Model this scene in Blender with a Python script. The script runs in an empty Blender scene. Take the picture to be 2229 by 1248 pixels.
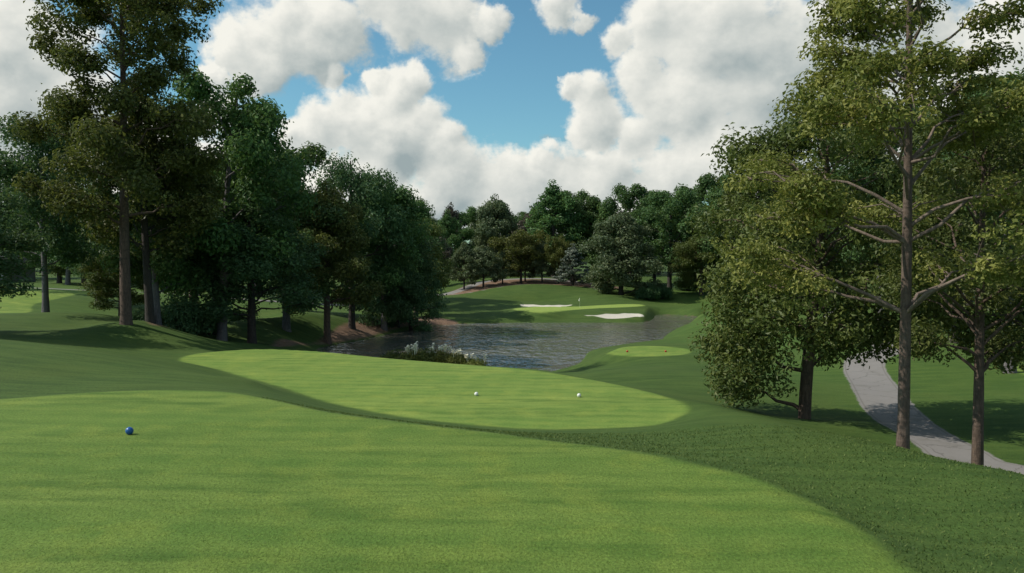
import bpy, math, random
import numpy as np
from mathutils import Vector

# ------------------------------------------------------------------ basics
F = 1750.0; CX, CY = 1114.5, 624.0
EYE = 7.0                                   # eye height above the pond, metres
PITCH = math.atan(64.0 / F)
SC = bpy.context.scene
COL = SC.collection
SUN_AZ = math.radians(183.0)                # direction TO the sun, from +X towards +Y
SUN_EL = math.radians(44.0)

def ray(px, py):
    u = (px - CX) / F; w = (CY - py) / F
    c, s = math.cos(PITCH), math.sin(PITCH)
    return (u, c + w * s, -s + w * c)
def P(px, py, Y):                           # photo point at a given distance
    d = ray(px, py); k = Y / d[1]
    return (d[0] * k, Y, EYE + d[2] * k)
def G(px, py, z):                           # photo point on a level plane
    d = ray(px, py); k = (z - EYE) / d[2]
    return (d[0] * k, d[1] * k)
def X(px, Y):
    return P(px, 560, Y)[0]

def sstep(a, b, x):
    t = np.clip((x - a) / (b - a), 0, 1); return t * t * (3 - 2 * t)

def tag(o, label=None, cat=None, group=None, kind=None):
    if label: o['label'] = label
    if cat: o['category'] = cat
    if group: o['group'] = group
    if kind: o['kind'] = kind
    return o
def link(name, data, parent=None):
    o = bpy.data.objects.new(name, data); COL.objects.link(o)
    if parent is not None: o.parent = parent
    return o

def np_mesh(name, V, Fq, mat, smooth=True, face_attr=None, vert_attr=None, normals=None):
    """V (n,3); Fq list of arrays (m,k) of vertex indices."""
    me = bpy.data.meshes.new(name)
    V = np.ascontiguousarray(V, dtype=np.float32)
    me.vertices.add(len(V)); me.vertices.foreach_set('co', V.ravel())
    if not isinstance(Fq, list): Fq = [Fq]
    loops = np.concatenate([f.ravel() for f in Fq]).astype(np.int32)
    sizes = np.concatenate([np.full(len(f), f.shape[1]) for f in Fq]).astype(np.int32)
    starts = np.concatenate([[0], np.cumsum(sizes)[:-1]]).astype(np.int32)
    me.loops.add(len(loops)); me.loops.foreach_set('vertex_index', loops)
    me.polygons.add(len(sizes)); me.polygons.foreach_set('loop_start', starts)
    me.update(calc_edges=True)
    me.polygons.foreach_set('use_smooth', np.full(len(sizes), smooth))
    for nm, a in (face_attr or {}).items():
        at = me.attributes.new(nm, 'FLOAT', 'FACE'); at.data.foreach_set('value', np.asarray(a, np.float32))
    for nm, a in (vert_attr or {}).items():
        at = me.attributes.new(nm, 'FLOAT', 'POINT'); at.data.foreach_set('value', np.asarray(a, np.float32))
    if normals is not None:
        me.normals_split_custom_set_from_vertices([tuple(n) for n in normals.tolist()])
    if mat: me.materials.append(mat)
    return me

# ------------------------------------------------------------------ node helper
class NT:
    def __init__(s, tree): s.t = tree; s.n = tree.nodes; s.l = tree.links
    def node(s, typ, **kw):
        n = s.n.new(typ)
        for k, v in kw.items(): setattr(n, k, v)
        return n
    def put(s, sock, v):
        if v is None: return
        if hasattr(v, 'is_output'): s.l.new(v, sock)
        else: sock.default_value = v
    def math(s, op, a, b=None, c=None, clamp=False):
        n = s.node('ShaderNodeMath', operation=op, use_clamp=clamp)
        for i, v in enumerate((a, b, c)): s.put(n.inputs[i], v)
        return n.outputs[0]
    def vmath(s, op, a, b=None, out=0):
        n = s.node('ShaderNodeVectorMath', operation=op)
        s.put(n.inputs[0], a)
        if op == 'SCALE': s.put(n.inputs[3], b)
        else: s.put(n.inputs[1], b)
        return n.outputs[out]
    def ramp(s, x, a, b, lo=0.0, hi=1.0, smooth=True):
        n = s.node('ShaderNodeMapRange', interpolation_type='SMOOTHSTEP' if smooth else 'LINEAR')
        for i, v in enumerate((x, a, b, lo, hi)): s.put(n.inputs[i], v)
        return n.outputs[0]
    def noise(s, vec, scale, detail=4, rough=.5, out='Fac', dist=0.0):
        n = s.node('ShaderNodeTexNoise'); s.put(n.inputs['Vector'], vec)
        s.put(n.inputs['Scale'], scale); s.put(n.inputs['Detail'], detail); s.put(n.inputs['Roughness'], rough)
        s.put(n.inputs['Distortion'], dist)
        return n.outputs[out]
    def mix(s, f, a, b, mode='MIX'):
        n = s.node('ShaderNodeMix', data_type='RGBA', blend_type=mode)
        s.put(n.inputs[0], f); s.put(n.inputs[6], a); s.put(n.inputs[7], b)
        return n.outputs[2]
    def scalevec(s, vec, sc, rot=None):
        n = s.node('ShaderNodeMapping'); s.put(n.inputs[0], vec); n.inputs['Scale'].default_value = sc
        if rot: n.inputs['Rotation'].default_value = rot
        return n.outputs[0]
    def attr(s, name):
        n = s.node('ShaderNodeAttribute', attribute_name=name); return n.outputs['Fac']

def new_mat(name):
    m = bpy.data.materials.new(name); m.use_nodes = True
    t = NT(m.node_tree); t.n.clear()
    out = t.node('ShaderNodeOutputMaterial')
    return m, t, out
def C(r, g, b): return (r, g, b, 1.0)

# ------------------------------------------------------------------ ground plan (polygons in metres)
def polyG(pts, z): return np.array([G(x, y, z) for x, y in pts])
def smooth_poly(p, n=4):                     # closed Catmull-Rom
    p = np.asarray(p, float); out = []
    m = len(p)
    for i in range(m):
        a, b, c, d = p[i - 1], p[i], p[(i + 1) % m], p[(i + 2) % m]
        for k in range(n):
            t = k / n
            out.append(.5 * ((2 * b) + (-a + c) * t + (2 * a - 5 * b + 4 * c - d) * t * t + (-a + 3 * b - 3 * c + d) * t ** 3))
    return np.array(out)

Z1, Z2, Z3, ZG = 4.0, 2.6, 1.2, 1.05
TEE1 = smooth_poly(np.vstack([polyG([(2000, 1248), (1890, 1150), (1780, 1088), (1680, 1050), (1600, 1027), (1500, 1009), (1400, 986), (1300, 969), (1200, 957), (1100, 942), (1000, 931),
        (900, 919), (800, 907), (700, 892), (600, 868), (500, 851.5), (400, 847), (300, 847.5), (150, 855), (0, 868)], Z1), [(-15, 14.5), (-17, 9), (-15, 2), (-8, -1), (0, -1.5), (3, 1), (4.1, 5)]]))
TEE2 = smooth_poly(polyG([(388, 785), (430, 769), (560, 758), (700, 763), (850, 778), (1000, 792), (1150, 806), (1300, 827), (1400, 848), (1470, 870),
        (1500, 890), (1490, 906), (1450, 923), (1400, 930), (1300, 935), (1200, 936), (1100, 932), (1000, 923), (900, 911), (800, 895), (700, 873.5), (600, 840.5), (500, 813), (430, 797)], Z2))
_c = G(1411, 763.5, Z3)
def ell(cx, cy, rx, ry, n=28): return np.array([(cx + rx * math.cos(a), cy + ry * math.sin(a)) for a in np.linspace(0, 2 * math.pi, n, endpoint=False)])
TEE3 = ell(_c[0], _c[1], 2.62, 2.75)
TEE4 = ell(29.5, 39.5, 4.4, 3.6)             # at the right edge of the picture
TEE5 = smooth_poly([G(205, 639, 3.6), G(150, 629, 3.6), G(0, 627, 3.6), (-75, 82), (-70, 60), (-52, 52), G(0, 671, 3.6), G(75, 656, 3.6), G(150, 646, 3.6)])
GREEN = smooth_poly(polyG([(1118, 672), (1180, 668.5), (1240, 668), (1300, 665), (1360, 663.2), (1395, 663.6), (1402, 666), (1370, 668.5), (1300, 671), (1240, 675), (1190, 678.5), (1140, 677)], ZG))
B1 = smooth_poly([G(1250, 687, .52), G(1290, 686.5, .6), G(1325, 684.5, .65), G(1345, 681.5, .8), G(1375, 679.5, .86), G(1398, 683, .75), G(1402, 687, .6), G(1385, 691, .47), G(1330, 692, .42), G(1285, 690.5, .42)])
B2 = smooth_poly([G(1132, 664.5, .95), G(1148, 659.5, 1.25), G(1172, 660, 1.25), G(1200, 663.5, 1.1), G(1222, 661.5, 1.2), G(1246, 664, 1.05), G(1228, 669.5, .95), G(1180, 671, .93), G(1143, 669.5, .92)])
LAKE = smooth_poly([G(700, 756, 0), (-14.2, 59), (-12, 55), (-9.5, 51.5), (-5.5, 48.4), (-1, 47.2), (2.0, 48.6), (4.0, 51.5), (4.9, 55), (6, 60), (9, 63.5), G(1432, 746, 0), (13.4, 70.5),
        (15.2, 76), (18, 83), (22, 91), (23.4, 95), G(1515, 688.5, 0), G(1470, 685.5, 0), G(1430, 686, 0), G(1422, 694, 0), G(1412, 699, 0), G(1385, 702, 0), G(1250, 703, 0), G(1100, 703, 0), G(1000, 706, 0), G(900, 716, 0), G(800, 738, 0)], 5)
MULCH_FAR = smooth_poly([P(955, 643, 113)[:2], P(1050, 631, 117)[:2], P(1130, 625, 119)[:2], P(1250, 630, 119)[:2], P(1300, 634, 117)[:2], (17, 121), (13, 127), P(1225, 612, 128)[:2], P(1150, 609, 130)[:2], P(1080, 611, 129)[:2], P(1010, 624, 124)[:2]])
MULCH_BANK = smooth_poly([G(545, 747, 1.25), G(600, 728, 1.75), G(680, 712, 1.6), G(760, 702, 1.2), G(850, 692, 1.0), G(930, 689, .5), (-7, 86), (-5.5, 83.5), G(960, 709, 0), G(880, 717, 0), G(800, 737, 0), G(700, 754, 0), (-17, 58), (-15.5, 51.5)])
MULCH_EDGE = smooth_poly([P(325, 701, 44.5)[:2], P(360, 716, 46)[:2], P(400, 731, 48)[:2], P(435, 742, 50)[:2], P(470, 744, 52.5)[:2], P(430, 737, 52.5)[:2], P(390, 722, 50.5)[:2], P(350, 706, 47.5)[:2]])
PATH_R = np.array([(20, 17.5), (16.6, 20.8), G(2150, 1012, .95), G(2070, 975, 1.0), G(1995, 935, 1.0), G(1935, 885, 1.0), G(1902, 835, 1.05), G(1882, 785, 1.2), (24.0, 50.5), (24.4, 57), (26.4, 65), (31.5, 76), (39, 86), (50, 95), (70, 104)])
PATH_FAR = np.array([(-10.7, 113.5), (-8.5, 118), (-6.8, 122.5), (-4.2, 127.6), (-1, 130.2), (2.5, 131.4), (6.2, 130.6), (9.5, 128), (13, 125)])
PATH_LIP = np.array([(-12, 111.5), (-10, 113.2), (-4.3, 116.7), (-1, 118.3), (1, 119), (5, 119.3), (9, 118.7), (12.6, 116.8)])
PATH_L = np.array([(-90, 86), (-60, 89), (-40, 91), (-20, 93.5)])

FAIR1 = smooth_poly([(11, 60), (13.5, 44), (12.5, 33), (16, 24), (25, 14), (70, 15), (110, 110), (30, 125), (19, 114), (20.5, 101), (25, 96), (20, 82), (14.5, 71)])
FAIR2 = smooth_poly([(-95, 48), (-30, 50), (-24, 60), (-17, 72), (-14, 100), (-40, 128), (-95, 125)])
def cr_line(p, n=6):
    p = np.asarray(p, float); q = np.vstack([2 * p[0] - p[1], p, 2 * p[-1] - p[-2]]); out = []
    for i in range(1, len(q) - 2):
        a, b, c, d = q[i - 1], q[i], q[i + 1], q[i + 2]
        for k in range(n):
            t = k / n
            out.append(.5 * ((2 * b) + (-a + c) * t + (2 * a - 5 * b + 4 * c - d) * t * t + (-a + 3 * b - 3 * c + d) * t ** 3))
    out.append(q[-2]); return np.array(out)

def seg_dist(x, y, A, B):
    d = np.full(x.shape, 1e9)
    for (ax, ay), (bx, by) in zip(A, B):
        vx, vy = bx - ax, by - ay; L = vx * vx + vy * vy + 1e-12
        t = np.clip(((x - ax) * vx + (y - ay) * vy) / L, 0, 1)
        d = np.minimum(d, (x - ax - t * vx) ** 2 + (y - ay - t * vy) ** 2)
    return np.sqrt(d)
def sdf_poly(x, y, poly, pad=8.0):
    """negative inside; far away clipped to pad"""
    out = np.full(x.shape, float(pad))
    m = (x > poly[:, 0].min() - pad) & (x < poly[:, 0].max() + pad) & (y > poly[:, 1].min() - pad) & (y < poly[:, 1].max() + pad)
    if not m.any(): return out
    xs, ys = x[m], y[m]
    B = np.roll(poly, -1, axis=0)
    d = seg_dist(xs, ys, poly, B)
    ins = np.zeros(xs.shape, bool)
    for (ax, ay), (bx, by) in zip(poly, B):
        if ay == by: continue
        c = (ay > ys) != (by > ys)
        ins ^= c & (xs < (bx - ax) * (ys - ay) / (by - ay) + ax)
    out[m] = np.minimum(np.where(ins, -d, d), pad)
    return out
def sdf_line(x, y, line, half, pad=8.0):
    out = np.full(x.shape, float(pad)); l = cr_line(line)
    m = (x > l[:, 0].min() - pad) & (x < l[:, 0].max() + pad) & (y > l[:, 1].min() - pad) & (y < l[:, 1].max() + pad)
    if m.any(): out[m] = np.minimum(seg_dist(x[m], y[m], l[:-1], l[1:]) - half, pad)
    return out

# ------------------------------------------------------------------ relief
CP = [P(*a) for a in [
    # right hillside, crest and valley
    (2229, 1248, 8.0), (2000, 1150, 9.6), (2229, 1034, 12.4), (2100, 1010, 13.4), (1973, 979, 15.4), (1850, 956, 17.4), (1700, 922, 20), (1640, 907, 21.5), (1560, 885, 24),
    (1755, 910, 29), (1640, 882, 31), (1850, 918, 27.6), (2229, 900, 31), (2229, 700, 66), (2050, 720, 60), (1930, 890, 32), (2000, 940, 27.5), (1900, 840, 37.5), (1880, 780, 46), (1845, 730, 57), (1840, 665, 80),
    (1700, 800, 44), (1640, 760, 53), (1950, 690, 70),
    # slope to the lady tee
    (1450, 830, 35), (1500, 800, 41), (1350, 800, 44.5), (1250, 808, 48), (1540, 760, 50), (1600, 820, 37), (1400, 850, 30.5), (1300, 835, 35),
    # peninsula
    (1500, 722, 67), (1450, 716, 70), (1480, 700, 71.5), (1520, 687, 73), (1570, 677, 75), (1520, 740, 60), (1600, 700, 68), (1650, 680, 80),
    # far right meadow
    (1500, 666, 104.5), (1500, 652, 110), (1560, 644, 112), (1470, 660, 108),
    # far bank
    (1300, 697, 86.8), (1300, 676, 90.6), (1150, 680, 90), (1300, 692.5, 87.3), (1200, 695, 87), (1050, 690, 87.6), (1000, 670, 97), (1050, 660, 101), (950, 693, 86.5), (1120, 665, 101),
    (1150, 650, 107), (1150, 640, 111), (1150, 625, 118.5), (1050, 636, 116), (960, 643, 113), (1250, 627.5, 118.5), (1300, 632, 116), (1350, 650, 108), (1385, 660.5, 103), (1300, 652, 106), (1250, 645, 110), (1415, 671, 98),
    (1150, 612, 127), (1000, 630, 122), (1200, 608, 130), (920, 640, 118), (900, 625, 130), (1050, 616, 126),
    # left bank
    (620, 690, 63), (700, 692, 66), (560, 745, 55), (650, 730, 61), (710, 722, 64), (850, 700, 77), (765, 712, 69), (650, 680, 70), (560, 700, 66), (480, 742, 52), (430, 738, 49.5), (350, 715, 45), (270, 707, 43), (320, 702, 45.3),
    (400, 700, 60), (400, 660, 78), (0, 683, 52), (97, 681, 51), (180, 683, 50), (0, 720, 41), (0, 737, 36.5), (0, 741, 28), (200, 766, 27), (200, 757, 36), (390, 800, 27), (200, 820, 22), (0, 800, 22), (550, 830, 24),
    (100, 650, 66), (100, 630, 85), (100, 612, 115), (250, 640, 75), (250, 612, 115), (500, 660, 85), (700, 650, 100),
    (300, 745, 40), (180, 715, 44),
]]
CP += [(x, y, Z1) for x, y in [(-12, 12), (-8, 16.5), (-4, 15.5), (0, 13), (2.5, 10), (0, 6), (-6, 8), (-12, 4), (0, 0), (3, 4), (2.5, 12)]]
for _px, _ya, _yb in [(500, 851.5, 813), (560, 859, 829), (600, 868, 840.5), (650, 881, 858), (700, 892, 873.5), (750, 900, 885), (800, 907, 895), (900, 919, 911), (1000, 931, 923), (1100, 942, 932), (1200, 957, 936), (1300, 969, 935), (1400, 986, 930), (1450, 997, 923), (1500, 1009, 900)]:
    _A = G(_px, _ya, Z1); _B = G(_px, _yb, Z2)
    for _f in (.12, .35, .65, .9):
        CP.append((_A[0] + (_B[0] - _A[0]) * _f, _A[1] + (_B[1] - _A[1]) * _f, Z1 + (Z2 - Z1) * _f - .1 * _f * (1 - _f) * 4 * .5))
CP += [(x, y, Z2) for x, y in [(-14, 35), (-12.5, 37), (4, 23), (0, 22), (3, 27), (-2, 28), (-5, 25.5), (-8, 33), (-11, 36.5), (-5, 33), (-9, 29), (1, 31)]]
CP += [(x, y, Z3) for x, y in [(8.5, 50), (7, 50), (10, 50), (8.5, 48), (8.5, 52)]]
CP += [(x, y, ZG) for x, y in [(4, 92), (8, 94), (13, 97), (15, 99), (3, 97)]]
CP += [(-10, 40.5, 1.5), (-5, 41, 1.2), (0, 39, 1.3), (-3, 44, .7), (2, 43, .7), (-9, 45, .7), (-14, 44, 1.6), (-16, 50, 1.6), (5, 38, 1.5),
       (9.6, 15.5, 2.35), (9.8, 19, 1.7), (9.4, 23, 1.3), (12, 14, 1.5), (12, 10, 1.9), (10, 6, 2.8), (8, 2, 3.6), (15, 5, 1.3), (15.5, 20, .95), (25, 20, .9), (30, 38, 1.2), (40, 30, 1.1),
       (0, -12, 4), (-20, -10, 4), (20, -10, 1.8), (-30, 20, 4.2), (-28, 32, 4), (-50, 40, 4), (-80, 80, 3.8), (-40, 5, 4.2), (60, 60, 2), (60, 10, 1), (80, 100, 3), (50, 90, 2.4), (30, 100, 1.9), (30, 120, 2.2),
       (0, 160, 4), (-60, 160, 4), (60, 160, 3.5), (-120, 120, 4), (120, 120, 4), (-100, 30, 4), (110, 40, 2), (0, 230, 4), (-120, 230, 4), (120, 230, 4), (-60, 115, 3.7), (-30, 130, 3.4), (25, 133, 2), (15, 140, 3)]
CP = np.array(CP, float)
def _tps_fit(P3, lam=2e-5):
    xy = P3[:, :2] / 50.0; n = len(xy)
    r2 = ((xy[:, None] - xy[None]) ** 2).sum(-1)
    K = .5 * r2 * np.log(r2 + 1e-12) + lam * np.eye(n)
    A = np.zeros((n + 3, n + 3)); A[:n, :n] = K; A[:n, n] = 1; A[:n, n + 1:] = xy; A[n, :n] = 1; A[n + 1:, :n] = xy.T
    return xy, np.linalg.solve(A, np.concatenate([P3[:, 2], np.zeros(3)]))
_XY, _W = _tps_fit(CP)
def tps(x, y):
    x = np.asarray(x, float) / 50; y = np.asarray(y, float) / 50
    out = _W[-3] + _W[-2] * x + _W[-1] * y
    for i in range(len(_XY)):
        r2 = (x - _XY[i, 0]) ** 2 + (y - _XY[i, 1]) ** 2
        out = out + _W[i] * .5 * r2 * np.log(r2 + 1e-12)
    return out

def terrain(x, y):
    x = np.asarray(x, float); y = np.asarray(y, float)
    S = {}
    r = np.hypot(x, y)
    near = r < 270
    z = np.full(x.shape, 4.0)
    zt = tps(x[near], y[near]); f = sstep(170, 260, r[near])
    z[near] = np.clip(zt, -1, 7) * (1 - f) + 4.0 * f
    z = z + .07 * np.sin(x * .31 + 1.3 * np.sin(y * .17)) * np.cos(y * .27 + .8) * sstep(5, 30, r)
    z = z + .42 * np.exp(-(((x - 4.5) / 9.5) ** 2 + ((y - 117.5) / 3.6) ** 2)) - 1.2 * np.exp(-(((x - 3.2) / 5.0) ** 2 + ((y - 108.8) / 2.3) ** 2)) + .35 * np.exp(-(((x - 13) / 3.5) ** 2 + ((y - 108) / 4) ** 2))
    S['tee1'] = sdf_poly(x, y, TEE1); S['tee2'] = sdf_poly(x, y, TEE2); S['tee3'] = sdf_poly(x, y, TEE3)
    S['tee4'] = sdf_poly(x, y, TEE4); S['tee5'] = sdf_poly(x, y, TEE5); S['green'] = sdf_poly(x, y, GREEN)
    S['b1'] = sdf_poly(x, y, B1); S['b2'] = sdf_poly(x, y, B2); S['lake'] = sdf_poly(x, y, LAKE, 12)
    S['mulch'] = np.minimum(np.minimum(sdf_poly(x, y, MULCH_FAR), sdf_poly(x, y, MULCH_BANK)), sdf_poly(x, y, MULCH_EDGE))
    S['fair'] = np.minimum(sdf_poly(x, y, FAIR1), sdf_poly(x, y, FAIR2))
    S['path'] = np.minimum(np.minimum(sdf_line(x, y, PATH_R, 1.05), sdf_line(x, y, PATH_FAR, 1.0)), np.minimum(sdf_line(x, y, PATH_LIP, .22), sdf_line(x, y, PATH_L, .8)))
    for k, zz, w in (('tee1', Z1, .55), ('tee2', Z2, .8), ('tee3', Z3, .8), ('tee4', 1.25, 1.5), ('green', ZG, 1.5)):
        a = 1 - sstep(-.5, w, S[k])
        tilt = .03 * np.sin(x * .5) if k == 'green' else 0
        z = z * (1 - a) + (zz + tilt) * a
    d = S['lake']
    zl = np.minimum(-.05 + d * .28, -.05)
    cap = np.where((y > 84) & (y < 101) & (x > -4), .9, .42)
    hi = .02 + cap * np.maximum(d, 0)
    zo = np.maximum(z, .03 + .09 * np.clip(d, 0, 3))
    e = .12
    zo = np.minimum(zo, hi) - e * np.exp(-np.abs(zo - hi) / e) * .35 * sstep(0, .6, d)
    z = np.where(d < 0, np.maximum(zl, -2), zo)
    z = z + .5 * sstep(100, 105, y) * (1 - sstep(-.3, 2.2, S['b2']))
    for k, dep in (('b1', .16), ('b2', .22)):
        z = z - dep * (1 - sstep(-.6, .12, S[k])) + .05 * np.exp(-((S[k] - .35) / .3) ** 2)
    return z, S
def Hz(x, y): return float(terrain(np.array([x]), np.array([y]))[0][0])

def build_ground():
    fa = np.radians(np.arange(-41, 41.01, .115)); oa = np.radians(np.arange(43.5, 318, 2.6))
    ang = np.concatenate([fa, oa]); na = len(ang)
    r = [.02, .6, 1.2]
    while r[-1] < 210: r.append(r[-1] * 1.0092 if r[-1] > 1.19 else 1.2)
    while r[-1] < 4200: r.append(r[-1] * 1.07)
    r = np.array(r); nr = len(r)
    A, R = np.meshgrid(ang, r)
    x = (np.sin(A) * R).ravel(); y = (np.cos(A) * R).ravel()
    z, S = terrain(x, y)
    V = np.stack([x, y, z], 1)
    i = np.arange(nr - 1)[:, None]; j = np.arange(na)[None]; j2 = (j + 1) % na
    Q = np.stack([i * na + j, (i + 1) * na + j, (i + 1) * na + j2, i * na + j2], -1).reshape(-1, 4)[:, ::-1]
    # vertex normals of the whole sheet, so pieces meet without a crease
    e1 = V[Q[:, 2]] - V[Q[:, 0]]; e2 = V[Q[:, 3]] - V[Q[:, 1]]
    fn = np.cross(e1, e2); fn *= np.sign(fn[:, 2:3] + 1e-12)
    N = np.zeros_like(V)
    for k in range(4): np.add.at(N, Q[:, k], fn)
    N /= np.linalg.norm(N, axis=1, keepdims=True) + 1e-12
    if ((V[Q[0, 1]] - V[Q[0, 0]])[0]) is None: pass
    cen = {k: S[k][Q].mean(1) for k in S}
    tee = np.minimum.reduce([S['tee1'], S['tee2'], S['tee3'], S['tee4'], S['tee5']])
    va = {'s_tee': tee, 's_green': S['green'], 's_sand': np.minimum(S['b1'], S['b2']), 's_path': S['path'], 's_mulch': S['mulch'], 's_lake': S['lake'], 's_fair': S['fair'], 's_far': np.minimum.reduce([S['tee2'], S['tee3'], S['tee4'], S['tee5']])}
    zone = np.zeros(len(Q), int)
    for idx, k in ((8, 'mulch'), (1, 'tee1'), (2, 'tee2'), (3, 'tee3'), (4, 'tee4'), (5, 'tee5'), (9, 'green'), (6, 'b1'), (7, 'b2'), (10, 'path')):
        zone[cen[k] < 0] = idx
    names = {0: ('ground', 'rolling dark green rough grass of the golf course', 'ground'),
             1: ('teeing_ground', 'large closely mown tee across the foreground with the blue marker', 'tee'),
             2: ('teeing_ground', 'long mown tee with two white markers below the nearest tee', 'tee'),
             3: ('teeing_ground', 'small oval mown tee with two red markers by the pond', 'tee'),
             4: ('teeing_ground', 'pale mown tee cut off by the right edge beyond the path', 'tee'),
             5: ('teeing_ground', 'pale sunlit mown tee far left behind the grey trunk', 'tee'),
             6: ('bunker', 'white sand bunker on the bank in front of the green', 'bunker'),
             7: ('bunker', 'narrow white sand bunker tucked behind the green', 'bunker'),
             8: ('mulch_bed', 'brown mulch beds under the trees by the pond and behind the green', 'mulch bed'),
             9: ('putting_green', 'bright mown putting green with the flag across the pond', 'green'),
             10: ('cart_path', 'grey concrete cart paths winding through the course', 'path')}
    for zi, (nm, lab, cat) in names.items():
        q = Q[zone == zi]
        if not len(q): continue
        u, inv = np.unique(q, return_inverse=True)
        me = np_mesh(nm, V[u], inv.reshape(-1, 4), MAT['turf'], True, None, {k: a[u] for k, a in va.items()}, N[u])
        tag(link(nm, me), lab, cat, None, 'structure')
    # pond surface: the cells of the same sheet inside the shoreline, laid level
    q = Q[(S['lake'][Q].min(1) < .5)]
    u, inv = np.unique(q, return_inverse=True)
    W = V[u].copy(); W[:, 2] = 0
    tag(link('water', np_mesh('water', W, inv.reshape(-1, 4), MAT['water'])), 'grey rippled pond between the tees and the green', 'water', None, 'structure')

# ------------------------------------------------------------------ materials
MAT = {}
def make_turf():
    m, t, out = new_mat('turf_and_soil')
    pos = t.node('ShaderNodeNewGeometry').outputs['Position']
    big = t.noise(pos, .22, 3, .5); mid = t.noise(pos, 1.3, 4, .6); fine = t.noise(pos, 26, 3, .65); vfine = t.noise(pos, 90, 2, .6)
    streak = t.noise(t.scalevec(pos, (.42, 2.4, 1), (0, 0, math.radians(9))), 1.0, 5, .6, dist=.4)
    streak2 = t.noise(t.scalevec(pos, (.1, .75, 1), (0, 0, math.radians(-6))), 1.0, 3, .5)
    grain = t.noise(t.scalevec(pos, (40, 14, 20), (0, 0, .4)), 1.0, 3, .6)
    # mown grass
    mown = t.mix(t.ramp(streak, .3, .7), C(.064, .122, .02), C(.162, .228, .046))
    mown = t.mix(t.ramp(streak2, .32, .7), mown, C(.098, .17, .03))
    mown = t.mix(t.math('MULTIPLY', t.ramp(mid, .47, .68), .38), mown, C(.215, .26, .045))
    mown = t.mix(t.math('MULTIPLY', t.ramp(big, .45, .68), .32), mown, C(.07, .14, .024))
    sp = t.node('ShaderNodeSeparateXYZ'); t.put(sp.inputs[0], t.vmath('ADD', t.scalevec(pos, (1, 1, 1), (0, 0, .12)), t.vmath('SCALE', t.noise(pos, .6, 4, .55, 'Color'), .9)))
    chk = t.math('MULTIPLY_ADD', t.math('SINE', t.math('MULTIPLY', sp.outputs[0], 6.5)), .5, t.math('SINE', t.math('MULTIPLY', sp.outputs[1], 8.5)))
    mown = t.mix(t.math('MULTIPLY', t.ramp(chk, -1.2, 1.2), .26), mown, C(.18, .25, .05))
    # rough
    rough = t.mix(t.ramp(streak, .3, .72), C(.042, .08, .017), C(.076, .122, .027))
    rough = t.mix(t.math('MULTIPLY', t.ramp(mid, .45, .75), .6), rough, C(.056, .105, .022))
    rough = t.mix(t.math('MULTIPLY', t.ramp(big, .45, .7), .45), rough, C(.078, .115, .024))
    rough = t.mix(t.math('MULTIPLY', t.ramp(fine, .6, .72), .5), rough, C(.095, .13, .03))
    jit = t.math('MULTIPLY_ADD', mid, .5, -.25)
    jf = t.math('MULTIPLY_ADD', fine, .25, -.125)
    jit2 = t.math('ADD', jit, jf)
    def inside(attr, w, j=None):
        a = t.attr(attr)
        if j is not None: a = t.math('ADD', a, j)
        return t.ramp(a, -w, w, 1.0, 0.0)
    mown = t.mix(inside('s_far', .3), mown, t.mix(1.0, mown, C(1.34, 1.27, 1.36), 'MULTIPLY'))  # farther tees: lighter look of blades at grazing view put into the colour
    semi = t.mix(t.ramp(streak, .3, .7), C(.05, .098, .02), C(.082, .135, .028))
    semi = t.mix(t.math('MULTIPLY', t.ramp(big, .45, .7), .4), semi, C(.09, .13, .03))
    rough = t.mix(inside('s_fair', 2.0, jit), rough, semi)
    col = t.mix(inside('s_tee', .14, t.math('MULTIPLY_ADD', t.math('SUBTRACT', vfine, .5), .5, t.math('MULTIPLY', jit2, .5))), rough, mown)
    gr = t.mix(t.ramp(streak, .35, .65), C(.22, .31, .065), C(.28, .36, .085))
    col = t.mix(inside('s_green', .3, t.math('MULTIPLY', jit, .5)), col, gr)
    # soil shown along the shore
    soil = t.mix(fine, C(.10, .07, .045), C(.2, .14, .09))
    lk = t.math('ADD', t.attr('s_lake'), t.math('MULTIPLY', t.noise(pos, .35, 3), 1.4))
    shore = t.ramp(lk, .44, .56, 1.0, 0.0)
    col = t.mix(shore, col, soil)
    bark = t.noise(t.scalevec(pos, (9, 9, 9)), 1.0, 5, .75, dist=1.2)
    mul = t.mix(t.ramp(bark, .3, .7), C(.1, .062, .042), C(.34, .22, .15))
    mul = t.mix(t.math('MULTIPLY', t.ramp(mid, .4, .7), .6), mul, C(.12, .075, .05))
    mf = inside('s_mulch', .3, jit2)
    col = t.mix(mf, col, mul)
    sand = t.mix(fine, C(.5, .46, .39), C(.63, .59, .51))
    sf = inside('s_sand', .1, t.math('MULTIPLY', jit2, .3))
    col = t.mix(sf, col, sand)
    spot = t.noise(pos, 2.4, 6, .7)
    conc = t.mix(spot, C(.22, .205, .195), C(.30, .28, .265))
    conc = t.mix(t.math('MULTIPLY', vfine, .5), conc, C(.19, .18, .172))
    vo = t.node('ShaderNodeTexVoronoi', feature='DISTANCE_TO_EDGE'); t.put(vo.inputs['Vector'], t.vmath('ADD', pos, t.vmath('SCALE', t.noise(pos, 1.5, 4, .6, 'Color'), .7))); vo.inputs['Scale'].default_value = .42
    conc = t.mix(t.math('MULTIPLY', t.ramp(vo.outputs['Distance'], .0, .016, 1.0, 0.0), .55), conc, C(.09, .085, .075))
    conc = t.mix(t.math('MULTIPLY', t.ramp(t.noise(pos, .7, 5, .65), .5, .68), .5), conc, C(.17, .16, .14))
    edge = t.ramp(t.math('ABSOLUTE', t.math('ADD', t.attr('s_path'), .13)), .02, .05, .55, 0.0)
    conc = t.mix(edge, conc, C(.15, .14, .12))
    pf = inside('s_path', .05, t.math('MULTIPLY_ADD', t.math('SUBTRACT', mid, .5), .3, jf))
    col = t.mix(pf, col, conc)
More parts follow.
